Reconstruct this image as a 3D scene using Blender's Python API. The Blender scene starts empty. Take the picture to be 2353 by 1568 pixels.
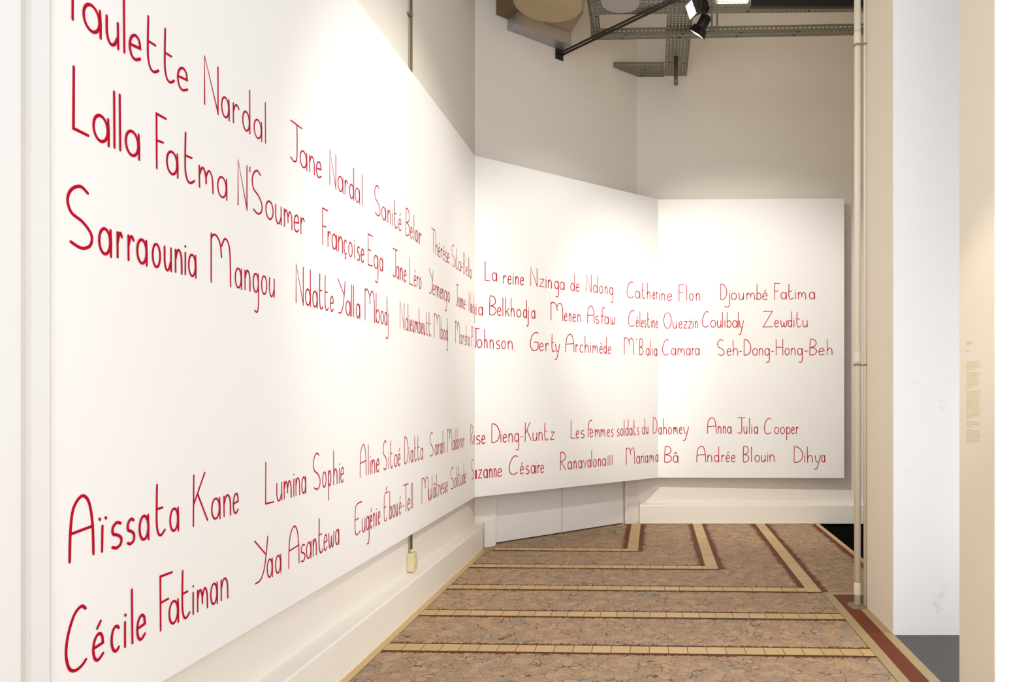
import bpy, bmesh, math, random
from mathutils import Vector, Matrix
random.seed(7)
S = bpy.context.scene
COL = S.collection

# ------------------------------------------------------------------ camera
EYE = 1.45                                   # camera height in metres
cam_d = bpy.data.cameras.new('camera')
cam_d.sensor_width = 36.0
cam_d.lens = 36.0 * 1665 / 2353
cam_d.shift_x = (1176.5 - 1501) / 2353       # the photograph is an off-centre crop
cam_d.shift_y = (901 - 784) / 2353
cam_d.clip_start = 0.05
cam = bpy.data.objects.new('camera', cam_d)
cam.location = (0, 0, EYE)
cam.rotation_euler = (math.pi / 2, 0, 0)
COL.objects.link(cam)
S.camera = cam

# ------------------------------------------------------------------ world, exposure, lamps
S.view_settings.view_transform = 'Standard'
S.view_settings.look = 'None'
S.view_settings.gamma = 1
S.view_settings.use_curve_mapping = False
S.view_settings.exposure = 0.09
w = bpy.data.worlds.new('ambient_fill')  # even ambient fill entering from the open side behind the camera
S.world = w
w.use_nodes = True
w.node_tree.nodes['Background'].inputs[0].default_value = (0.98, 0.985, 1.0, 1)
w.node_tree.nodes['Background'].inputs[1].default_value = 1.42


def spot(name, loc, aim, power, angle, blend=0.6, color=(1, 0.93, 0.82), size=0.05):
    d = bpy.data.lights.new(name, 'SPOT')
    d.energy = power
    d.spot_size = math.radians(angle)
    d.spot_blend = blend
    d.color = color
    d.shadow_soft_size = size
    o = bpy.data.objects.new(name, d)
    o.location = loc
    o.rotation_euler = (Vector(aim) - Vector(loc)).to_track_quat('-Z', 'Y').to_euler()
    COL.objects.link(o)
    return o


def area(name, loc, aim, power, sx, sy, color=(1, 1, 1)):
    d = bpy.data.lights.new(name, 'AREA')
    d.energy = power
    d.shape = 'RECTANGLE'
    d.size, d.size_y = sx, sy
    d.color = color
    o = bpy.data.objects.new(name, d)
    o.location = loc
    o.rotation_euler = (Vector(aim) - Vector(loc)).to_track_quat('-Z', 'Y').to_euler()
    COL.objects.link(o)
    return o


WARM = (1, 0.965, 0.905)
spot('panel_spot', (1.25, 3.8, 3.9), (-1.59, 4.8, 2.28), 222, 66, 0.7, WARM)
spot('corner_spot', (1.0, 3.6, 3.95), (-0.85, 7.1, 2.2), 265, 48, 0.75, WARM)
spot('end_spot', (-0.7, 4.2, 4.0), (1.0, 7.9, 1.78), 480, 58, 0.75, WARM)
spot('track_spot', (0.36, 6.27, 4.80), (-0.9, 6.9, 2.6), 22, 70, 0.8, WARM)
spot('pier_spot', (0.3, 2.2, 3.2), (1.433, 3.2, 1.75), 60, 24, 0.9, (1, 0.93, 0.82))
area('upper_wall_fill', (1.0, 6.2, 6.2), (0.6, 7.0, 3), 11, 2.5, 2.0, (1, 0.74, 0.34))  # warm area light added to yellow the upper walls, no fixture there
area('front_fill', (1.6, -1.6, 1.7), (0.0, 4.0, 1.3), 87, 4.5, 3.0, (0.95, 0.975, 1.0))  # unseen fill added behind the camera to brighten the near surfaces
area('passage_fill', (3.85, 3.8, 0.75), (1.4, 4.2, 0.6), 30, 0.8, 1.4, (0.95, 0.975, 1.0))  # unseen fill added low in the passage to lift the far pier


# ------------------------------------------------------------------ materials
def lin(r, g, b):
    f = lambda c: (c / 255 / 12.92) if c / 255 <= 0.04045 else ((c / 255 + 0.055) / 1.055) ** 2.4
    return (f(r), f(g), f(b), 1)


MATS = {}


def mat(name, rgb, rough=0.6, metal=0.0, emit=0.0, mottle=0.0, mscale=6.0, bump=0.0, bscale=120.0, stain=None, emit_rgb=None, spec=0.5):
    """a painted or metal surface with optional mottling, fine bump and shaped stains"""
    if name in MATS:
        return MATS[name]
    m = bpy.data.materials.new(name)
    m.use_nodes = True
    nt = m.node_tree
    b = nt.nodes['Principled BSDF']
    b.inputs['Base Color'].default_value = lin(*rgb)
    b.inputs['Roughness'].default_value = rough
    b.inputs['Metallic'].default_value = metal
    b.inputs['Specular IOR Level'].default_value = spec
    tc = nt.nodes.new('ShaderNodeTexCoord')
    last = None
    if mottle:
        n = nt.nodes.new('ShaderNodeTexNoise')
        n.inputs['Scale'].default_value = mscale
        n.inputs['Detail'].default_value = 5
        nt.links.new(tc.outputs['Object'], n.inputs['Vector'])
        r = nt.nodes.new('ShaderNodeMix')
        r.data_type = 'RGBA'
        c = lin(*rgb)
        r.inputs[6].default_value = tuple(x * (1 - mottle) for x in c[:3]) + (1,)
        r.inputs[7].default_value = tuple(min(1, x * (1 + mottle)) for x in c[:3]) + (1,)
        nt.links.new(n.outputs['Fac'], r.inputs[0])
        last = r.outputs[2]
    if stain:
        srgb, amount, sscale = stain
        n2 = nt.nodes.new('ShaderNodeTexNoise')
        n2.inputs['Scale'].default_value = sscale
        n2.inputs['Detail'].default_value = 8
        n2.inputs['Roughness'].default_value = 0.7
        nt.links.new(tc.outputs['Object'], n2.inputs['Vector'])
        rp = nt.nodes.new('ShaderNodeValToRGB')
        rp.color_ramp.elements[0].position = 0.62
        rp.color_ramp.elements[0].color = (0, 0, 0, 1)
        rp.color_ramp.elements[1].position = 0.82
        rp.color_ramp.elements[1].color = (amount, amount, amount, 1)
        nt.links.new(n2.outputs['Fac'], rp.inputs[0])
        r2 = nt.nodes.new('ShaderNodeMix')
        r2.data_type = 'RGBA'
        nt.links.new(rp.outputs[0], r2.inputs[0])
        if last:
            nt.links.new(last, r2.inputs[6])
        else:
            r2.inputs[6].default_value = lin(*rgb)
        r2.inputs[7].default_value = lin(*srgb)
        last = r2.outputs[2]
    if last:
        nt.links.new(last, b.inputs['Base Color'])
    if bump:
        n3 = nt.nodes.new('ShaderNodeTexNoise')
        n3.inputs['Scale'].default_value = bscale
        nt.links.new(tc.outputs['Object'], n3.inputs['Vector'])
        bp = nt.nodes.new('ShaderNodeBump')
        bp.inputs['Strength'].default_value = bump
        bp.inputs['Distance'].default_value = 0.002
        nt.links.new(n3.outputs['Fac'], bp.inputs['Height'])
        nt.links.new(bp.outputs['Normal'], b.inputs['Normal'])
    if emit:
        b.inputs['Emission Color'].default_value = lin(*(emit_rgb or rgb))
        b.inputs['Emission Strength'].default_value = emit
    MATS[name] = m
    return m


def mosaic_mat():
    """broken-marble mosaic: irregular tan, pink and grey chips with thin dark joints"""
    m = bpy.data.materials.new('broken_marble_mosaic')
    m.use_nodes = True
    nt = m.node_tree
    L = nt.links.new
    b = nt.nodes['Principled BSDF']
    b.inputs['Roughness'].default_value = 0.6
    b.inputs['Specular IOR Level'].default_value = 0.25
    tc = nt.nodes.new('ShaderNodeTexCoord')
    nz = nt.nodes.new('ShaderNodeTexNoise')
    nz.inputs['Scale'].default_value = 14
    nz.inputs['Detail'].default_value = 1
    L(tc.outputs['Object'], nz.inputs['Vector'])
    add = nt.nodes.new('ShaderNodeMixRGB')
    add.blend_type = 'ADD'
    add.inputs[0].default_value = 0.045
    L(tc.outputs['Object'], add.inputs[1])
    L(nz.outputs['Color'], add.inputs[2])
    v = nt.nodes.new('ShaderNodeTexVoronoi')
    v.inputs['Scale'].default_value = 19
    L(add.outputs[0], v.inputs['Vector'])
    e = nt.nodes.new('ShaderNodeTexVoronoi')
    e.feature = 'DISTANCE_TO_EDGE'
    e.inputs['Scale'].default_value = 19
    L(add.outputs[0], e.inputs['Vector'])
    sep = nt.nodes.new('ShaderNodeSeparateColor')
    L(v.outputs['Color'], sep.inputs[0])
    rp = nt.nodes.new('ShaderNodeValToRGB')
    rp.color_ramp.interpolation = 'CONSTANT'
    cols = [(0, (183, 151, 119)), (0.2, (192, 158, 122)), (0.38, (175, 147, 120)), (0.52, (181, 148, 120)),
            (0.66, (194, 162, 127)), (0.8, (172, 148, 123)), (0.93, (168, 151, 131))]
    els = rp.color_ramp.elements
    els[0].position, els[0].color = 0, lin(*cols[0][1])
    els[1].position, els[1].color = cols[1][0], lin(*cols[1][1])
    for p, c in cols[2:]:
        x = els.new(p)
        x.color = lin(*c)
    L(sep.outputs[0], rp.inputs[0])
    n2 = nt.nodes.new('ShaderNodeTexNoise')
    n2.inputs['Scale'].default_value = 60
    n2.inputs['Detail'].default_value = 4
    L(tc.outputs['Object'], n2.inputs['Vector'])
    mx = nt.nodes.new('ShaderNodeMixRGB')
    mx.blend_type = 'OVERLAY'
    mx.inputs[0].default_value = 0.4
    L(rp.outputs[0], mx.inputs[1])
    L(n2.outputs['Fac'], mx.inputs[2])
    # joints: width varies along the floor so some of them almost close
    n3 = nt.nodes.new('ShaderNodeTexNoise')
    n3.inputs['Scale'].default_value = 9
    L(tc.outputs['Object'], n3.inputs['Vector'])
    wd = nt.nodes.new('ShaderNodeMapRange')
    wd.inputs[1].default_value, wd.inputs[2].default_value = 0.42, 0.68
    wd.inputs[3].default_value, wd.inputs[4].default_value = 0.0, 0.05
    L(n3.outputs['Fac'], wd.inputs[0])
    lt = nt.nodes.new('ShaderNodeMath')
    lt.operation = 'LESS_THAN'
    L(e.outputs['Distance'], lt.inputs[0])
    L(wd.outputs[0], lt.inputs[1])
    j = nt.nodes.new('ShaderNodeMixRGB')
    j.inputs[2].default_value = lin(104, 82, 62)
    L(lt.outputs[0], j.inputs[0])
    L(mx.outputs[0], j.inputs[1])
    L(j.outputs[0], b.inputs['Base Color'])
    return m


PANEL = lambda: mat('panel_white_paint', (246, 244, 241), 0.55, mottle=0.008, mscale=1.5)
WALL = lambda: mat('old_cream_wall_paint', (239, 232, 222), 0.7, mottle=0.02, mscale=2.2, bump=0.15, bscale=60, stain=((185, 170, 150), 0.25, 3.0))
BASE = lambda: mat('baseboard_gloss_paint', (245, 239, 229), 0.35, mottle=0.015, mscale=4, stain=((190, 176, 155), 0.5, 7))
PIER_W = lambda: mat('pier_white_plaster', (240, 239, 238), 0.75, mottle=0.01, bump=0.25, bscale=35, stain=((168, 164, 158), 0.5, 4.5))
PIER_B = lambda: mat('pier_beige_paint', (241, 231, 211), 0.65, mottle=0.012, mscale=3, bump=0.15, bscale=50)
RED = lambda: mat('crimson_letter_paint', (184, 0, 38), 0.85, spec=0.15)
STEEL = lambda: mat('galvanised_steel', (132, 128, 114), 0.5, 0.35, mottle=0.08, mscale=12)
STEELB = lambda: mat('bright_duct_steel', (176, 171, 174), 0.35, 0.6, mottle=0.1, mscale=5)
BLACK = lambda: mat('black_powder_coat', (16, 16, 17), 0.45)
PIPE = lambda: mat('pipe_beige_paint', (238, 228, 208), 0.5, mottle=0.02, mscale=8)


# ------------------------------------------------------------------ mesh building
class MB:
    def __init__(self):
        self.v, self.f, self.m, self.mi, self.sm = [], [], [], 0, []

    def face(self, pts, smooth=False):
        n = len(self.v)
        self.v += [tuple(p) for p in pts]
        self.f.append(tuple(range(n, n + len(pts))))
        self.m.append(self.mi)
        self.sm.append(smooth)

    def box(self, x0, x1, y0, y1, z0, z1, M=None):
        p = [Vector((x, y, z)) for z in (z0, z1) for y in (y0, y1) for x in (x0, x1)]
        if M is not None:
            p = [M @ q for q in p]
        for q in ((0, 2, 3, 1), (4, 5, 7, 6), (0, 1, 5, 4), (2, 6, 7, 3), (0, 4, 6, 2), (1, 3, 7, 5)):
            self.face([p[i] for i in q])

    def prism(self, poly, z0, z1):
        """poly: counter-clockwise XY outline"""
        n = len(poly)
        self.face([(x, y, z0) for x, y in reversed(poly)])
        self.face([(x, y, z1) for x, y in poly])
        for i in range(n):
            a, b = poly[i], poly[(i + 1) % n]
            self.face([(a[0], a[1], z0), (b[0], b[1], z0), (b[0], b[1], z1), (a[0], a[1], z1)])

    def tube(self, pts, r, seg=14, cap=True):
        """round tube along pts; r is one radius or one per point"""
        P = [Vector(p) for p in pts]
        R = r if isinstance(r, (list, tuple)) else [r] * len(P)
        rings = []
        up = None
        for i, p in enumerate(P):
            t = (P[min(i + 1, len(P) - 1)] - P[max(i - 1, 0)]).normalized()
            if up is None:
                up = t.orthogonal().normalized()
            up = (up - t * up.dot(t)).normalized()
            s = t.cross(up)
            rings.append([p + (up * math.cos(a) + s * math.sin(a)) * R[i] for a in [2 * math.pi * k / seg for k in range(seg)]])
        for a, b in zip(rings, rings[1:]):
            for k in range(seg):
                self.face([a[k], a[(k + 1) % seg], b[(k + 1) % seg], b[k]], True)
        if cap:
            self.face(list(reversed(rings[0])))
            self.face(rings[-1])

    def build(self, name, mats, parent=None, bevel=0.0, solid=0.0):
        me = bpy.data.meshes.new(name)
        me.from_pydata(self.v, [], self.f)
        for m in (mats if isinstance(mats, (list, tuple)) else [mats]):
            me.materials.append(m)
        me.polygons.foreach_set('material_index', self.m)
        me.polygons.foreach_set('use_smooth', self.sm)
        bm = bmesh.new()
        bm.from_mesh(me)
        bmesh.ops.remove_doubles(bm, verts=bm.verts, dist=1e-5)
        bm.to_mesh(me)
        bm.free()
        me.update()
        o = bpy.data.objects.new(name, me)
        COL.objects.link(o)
        if parent is not None:
            o.parent = parent
            o.matrix_parent_inverse = Matrix.Translation(parent.location).inverted()
        if bevel:
            b = o.modifiers.new('edge', 'BEVEL')
            b.width = bevel
            b.segments = 2
            b.limit_method = 'ANGLE'
        if solid:
            s = o.modifiers.new('sheet', 'SOLIDIFY')
            s.thickness = solid
            s.offset = 0
        return o


def tag(o, label=None, cat=None, group=None, kind=None):
    for k, v in (('label', label), ('category', cat), ('group', group), ('kind', kind)):
        if v:
            o[k] = v
    return o


def thing(name, loc, label, cat, group=None):
    o = bpy.data.objects.new(name, None)
    o.empty_display_size = 0.1
    o.location = loc
    COL.objects.link(o)
    return tag(o, label, cat, group)


def structure(o, label=None):
    return tag(o, label, None, None, 'structure')


def box(name, x0, x1, y0, y1, z0, z1, m, parent=None, bevel=0.0):
    b = MB()
    b.box(x0, x1, y0, y1, z0, z1)
    return b.build(name, m, parent, bevel)


CEIL = 6.4
# wall plan: left wall along Y, a diagonal wall with a door, then the end wall
WX = -1.657                                  # face of the left wall
CA, CB = Vector((-1.657, 6.731)), Vector((-0.184, 8.05))
DD = (CB - CA).normalized()                  # along the diagonal wall
DN = Vector((DD.y, -DD.x))                   # out of it, into the room
DLEN = (CB - CA).length
DM = Matrix(((DD.x, -DN.x, 0, CA.x), (DD.y, -DN.y, 0, CA.y), (0, 0, 1, 0), (0, 0, 0, 1)))   # local x along, y into the wall

# ------------------------------------------------------------------ setting: walls, ceiling
structure(box('wall_left', WX - 0.25, WX, 0.6, 6.731, -0.15, CEIL, WALL()))
b = MB()
D0, D1, DH = 0.215, 1.81, 2.35               # door opening in the diagonal wall
b.box(-0.1, D0, 0, 0.3, -0.15, CEIL, DM)
b.box(D1, DLEN + 0.1, 0, 0.3, -0.15, CEIL, DM)
b.box(D0, D1, 0, 0.3, DH, CEIL, DM)
b.box(D0, D1, 0.12, 0.3, -0.15, DH, DM)  # unseen backing added behind the door so its gaps stay dark
structure(b.build('wall_diagonal', WALL()))
structure(box('wall_back', -0.184, 3.6, 8.05, 8.3, -0.15, CEIL, WALL()))
structure(box('wall_right', 3.6, 3.85, 4.33, 8.3, -0.15, CEIL, WALL()))
structure(box('ceiling', -2.2, 4.2, 0.6, 8.6, CEIL, CEIL + 0.2, mat('ceiling_grey_paint', (48, 44, 38), 0.8, mottle=0.05)))

# the two white piers with beige reveals on the right
def pier(name, x0, x1, y0, y1):
    b = MB()
    poly = [(x0, y0), (x1, y0), (x1, y1), (x0, y1)]
    b.prism(poly, -0.15, CEIL)
    b.m = [0, 0, 0, 0, 0, 1]
    return structure(b.build(name, [PIER_W(), PIER_B()], bevel=0.004))


pier('wall_pier_far', 1.433, 3.6, 4.33, 4.86)
pier('wall_pier_near', 1.433, 3.9, 3.04, 3.395)

# near left: moulded casing where the display wall starts
b = MB()
b.prism([(-1.85, 1.9), (-1.85, 0.6), (-1.56, 0.6), (-1.56, 1.786), (-1.561, 1.79), (-1.566, 1.800), (-1.573, 1.818), (-1.576, 1.836), (-1.576, 1.892), (-1.579, 1.9)], -0.15, CEIL)
structure(b.build('trim_1', mat('casing_white_gloss', (236, 234, 231), 0.45, mottle=0.008), bevel=0.0))

# ------------------------------------------------------------------ door behind the middle panel
dm = mat('door_grey_white_paint', (241, 237, 233), 0.4, mottle=0.015, mscale=3, stain=((150, 140, 128), 0.3, 9))
mid = (D0 + D1) / 2 - 0.015
door = MB()
door.box(D0 + 0.009, mid - 0.004, 0.026, 0.062, 0.012, DH - 0.006, DM)
d1 = structure(door.build('door_1', dm, bevel=0.003))
leaf = MB()
leaf.box(mid + 0.004, D1 - 0.009, 0.026, 0.062, 0.012, DH - 0.006, DM)
leaf.build('door_leaf', dm, d1, bevel=0.003)
b = MB()
for q in (0.35, 1.2, 2.0):
    b.tube([DM @ Vector((D0 + 0.004, 0.012, q - 0.045)), DM @ Vector((D0 + 0.004, 0.012, q + 0.045))], 0.008, 10)
b.build('hinge', dm, d1)
b = MB()
b.box(D0 - 0.028, D0, -0.012, 0.02, 0, DH + 0.03, DM)
b.box(D1, D1 + 0.028, -0.012, 0.02, 0, DH + 0.03, DM)
b.box(D0, D1, -0.012, 0.02, DH, DH + 0.03, DM)
structure(b.build('trim_2', BASE(), bevel=0.003))

# ------------------------------------------------------------------ baseboards with a rounded top
def baseboard(name, p0, p1, n, depth, h, cap=0.012):
    p0, p1, n = Vector(p0), Vector(p1), Vector(n)
    prof = [(0, 0), (depth, 0), (depth, h - 0.012), (depth - 0.006, h - 0.003), (depth - 0.016, h), (0, h + cap)]
    b = MB()
    for (a, za), (c, zc) in zip(prof, prof[1:]):
        b.face([(*(p0 + n * a), za), (*(p1 + n * a), za), (*(p1 + n * c), zc), (*(p0 + n * c), zc)])
    for p in (p0, p1):
        b.face([(*(p + n * a), z) for a, z in prof])
    b.face([(*p0, 0), (*p1, 0), (*p1, h + cap), (*p0, h + cap)])
    return structure(b.build(name, BASE()))


baseboard('baseboard_left', (WX, 1.905), (WX, 6.66), (1, 0), 0.092, 0.222, 0.012)
baseboard('baseboard_diagonal', CA + DD * 0.075, CA + DD * (D0 - 0.03), DN, 0.045, 0.232, 0.004)
baseboard('baseboard_diagonal_end', CA + DD * (D1 + 0.03), CA + DD * DLEN, DN, 0.035, 0.222, 0.004)
baseboard('baseboard_back', (-0.15, 8.05), (3.6, 8.05), (0, -1), 0.08, 0.208, 0.012)

# ------------------------------------------------------------------ floor
TILT = 0.033                                 # the strips run slightly off the wall
def yy(y, x):
    return y - TILT * x


fl = MB()
fl.prism([(-1.9, 0.6), (1.433, 0.6), (1.433, 4.86), (1.82, 4.86), (1.82, 8.1), (-0.2, 8.3), (-1.9, 6.9)], -0.15, 0)
T1, T2, T3 = 0.0010, 0.0020, 0.0026          # brown fringe, strip bed, tiles


def fringe(along, lo, hi, at, amp, sign):
    """broken brown chips that make the ragged border of a strip; along 'x' or 'y'"""
    fl.mi = 1
    t = lo
    while t < hi:
        step = random.uniform(0.016, 0.045) if along == 'x' else random.uniform(0.010, 0.028)
        t2 = min(hi, t + step)
        a, c = amp * random.uniform(0.3, 0.8), amp * random.uniform(0.3, 1.1)
        pk = amp * random.uniform(0.6, 1.7)
        tm = t + (t2 - t) * random.uniform(0.2, 0.8)
        pts = [(t, 0), (t2, 0), (t2, c), (tm, pk), (t, a)]
        if along == 'x':
            q = [(u, yy(at, u) + sign * o, T1) for u, o in pts]
            flip = sign < 0
        else:
            q = [(at + sign * o, u, T1) for u, o in pts]
            flip = sign > 0
        fl.face(list(reversed(q)) if flip else q)
        t = t2


def strip_x(y, x0, x1, wd=0.105, amp=0.024, pitch=0.107):
    """tile strip across the room; y is its near edge at x = 0"""
    fringe('x', x0, x1, y + wd + 0.006, amp, 1)
    fringe('x', x0, x1, y - 0.006, amp, -1)
    fl.mi = 2
    fl.face([(x0, yy(y, x0) - 0.008, T2), (x1, yy(y, x1) - 0.008, T2), (x1, yy(y, x1) + wd + 0.008, T2), (x0, yy(y, x0) + wd + 0.008, T2)])
    t = x0
    while t < x1 - 0.01:
        t2 = min(x1, t + pitch)
        fl.mi = 3 + random.randrange(3)
        a, c = t + 0.0018, t2 - 0.0018
        fl.face([(a, yy(y, a), T3), (c, yy(y, c), T3), (c, yy(y, c) + wd, T3), (a, yy(y, a) + wd, T3)])
        t = t2


def strip_y(x, y0, y1, wd=0.1, amp=0.045, pitch=0.107):
    fringe('y', y0, y1, x + wd + 0.006, amp, 1)
    fringe('y', y0, y1, x - 0.006, amp, -1)
    fl.mi = 2
    fl.face([(x - 0.006, y0, T2), (x + wd + 0.006, y0, T2), (x + wd + 0.006, y1, T2), (x - 0.006, y1, T2)])
    t = y0
    while t < y1 - 0.01:
        t2 = min(y1, t + pitch)
        fl.mi = 3 + random.randrange(3)
        fl.face([(x, t + 0.001, T3 + 0.0003), (x + wd, t + 0.001, T3 + 0.0003), (x + wd, t2 - 0.001, T3 + 0.0003), (x, t2 - 0.001, T3 + 0.0003)])
        t = t2


def band(x0, x1, y0, y1, mi, z=0.0030, n=1, axis='y'):
    for i in range(n):
        fl.mi = 3 + random.randrange(3) if mi == 3 else mi
        if axis == 'y':
            a, c = y0 + (y1 - y0) * i / n, y0 + (y1 - y0) * (i + 1) / n
            fl.face([(x0, a, z), (x1, a, z), (x1, c, z), (x0, c, z)])
        else:
            a, c = x0 + (x1 - x0) * i / n, x0 + (x1 - x0) * (i + 1) / n
            fl.face([(a, y0, z), (c, y0, z), (c, y1, z), (a, y1, z)])


LX0 = -1.52
for y in (2.73, 3.37, 4.011, 4.652):
    strip_x(y, LX0, 1.222)
for y, xc in ((5.283, 1.222), (5.935, 0.535), (6.58, -0.135)):
    strip_x(y, max(LX0, -1.46 if y > 6.5 else LX0), xc)
    strip_y(xc - 0.103, yy(y, xc) - 0.002, 7.965)
fringe('y', 5.25, 7.93, 1.772, 0.05, -1)
# plain edging along the left baseboard, the end wall, the stair edge and round the pier
band(-1.568, LX0, 1.9, 6.63, 3, n=16)
band(-0.16, 1.8, 7.945, 7.975, 3, n=8, axis='x')
band(1.775, 1.82, 5.23, 7.975, 3, n=9)
band(1.222, 1.281, 0.7, 5.232, 6, 0.0034, n=22)
band(1.281, 1.379, 0.7, 4.90, 1, 0.0034, n=1)
band(1.379, 1.436, 0.7, 4.862, 6, 0.0034, n=19)
band(1.281, 1.82, 4.90, 5.165, 1, 0.0034)
band(1.281, 1.82, 5.165, 5.232, 6, 0.0034, n=3, axis='x')
beige = [mat('beige_floor_tile_%s' % k, c, 0.35, mottle=0.03, mscale=25) for k, c in
         (('pale', (216, 182, 120)), ('warm', (211, 177, 114)), ('deep', (205, 172, 110)))]
brown = mat('red_brown_floor_tile', (118, 54, 22), 0.6, mottle=0.12, spec=0.25, mscale=18)
joint = mat('dark_floor_joint', (92, 62, 38), 0.7)
worn = mat('worn_border_tile', (186, 160, 114), 0.5, mottle=0.12, mscale=14)
structure(fl.build('floor', [mosaic_mat(), brown, joint] + beige + [worn]))
structure(box('floor_side_passage', 1.433, 3.9, 0.6, 4.33, -0.15, -0.004, mat('dark_grey_cement', (86, 84, 82), 0.65, mottle=0.12, mscale=9, bump=0.3, bscale=40, stain=((190, 187, 180), 0.5, 6))))
structure(box('floor_stair_pit', 1.82, 3.6, 4.86, 8.05, -0.15, -0.02, mat('unlit_stair_black', (1, 1, 1), 0.95, spec=0.03)))  # near-black sheet: the dark of the unlit stairwell is put into its colour
# broken patch of cement where the pipes leave the floor
b = MB()
pts = []
for k in range(16):
    a = 2 * math.pi * k / 16
    rr = random.uniform(0.85, 1.15)
    pts.append((1.375 + 0.062 * rr * math.cos(a), 4.90 + 0.085 * rr * math.sin(a)))
b.prism(pts, 0.001, 0.0065)
structure(b.build('floor_cement_patch', mat('rough_cement_patch', (150, 135, 108), 0.85, mottle=0.2, mscale=30, bump=0.6)))

# ------------------------------------------------------------------ display panels and their lettering
def sc(pts, n=5):
    """smooth curve through points"""
    P = [pts[0]] + list(pts) + [pts[-1]]
    out = []
    for i in range(1, len(P) - 2):
        p0, p1, p2, p3 = P[i - 1], P[i], P[i + 1], P[i + 2]
        for k in range(n):
            t = k / n
            out.append(tuple(0.5 * (2 * p1[j] + (p2[j] - p0[j]) * t + (2 * p0[j] - 5 * p1[j] + 4 * p2[j] - p3[j]) * t * t
                                    + (3 * p1[j] - p0[j] - 3 * p2[j] + p3[j]) * t ** 3) for j in (0, 1)))
    out.append(tuple(pts[-1]))
    return out


def ell(cx, cy, rx, ry, a0=0, a1=360, n=22):
    return [(cx + rx * math.cos(math.radians(a0 + (a1 - a0) * k / n)), cy + ry * math.sin(math.radians(a0 + (a1 - a0) * k / n))) for k in range(n + 1)]


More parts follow.
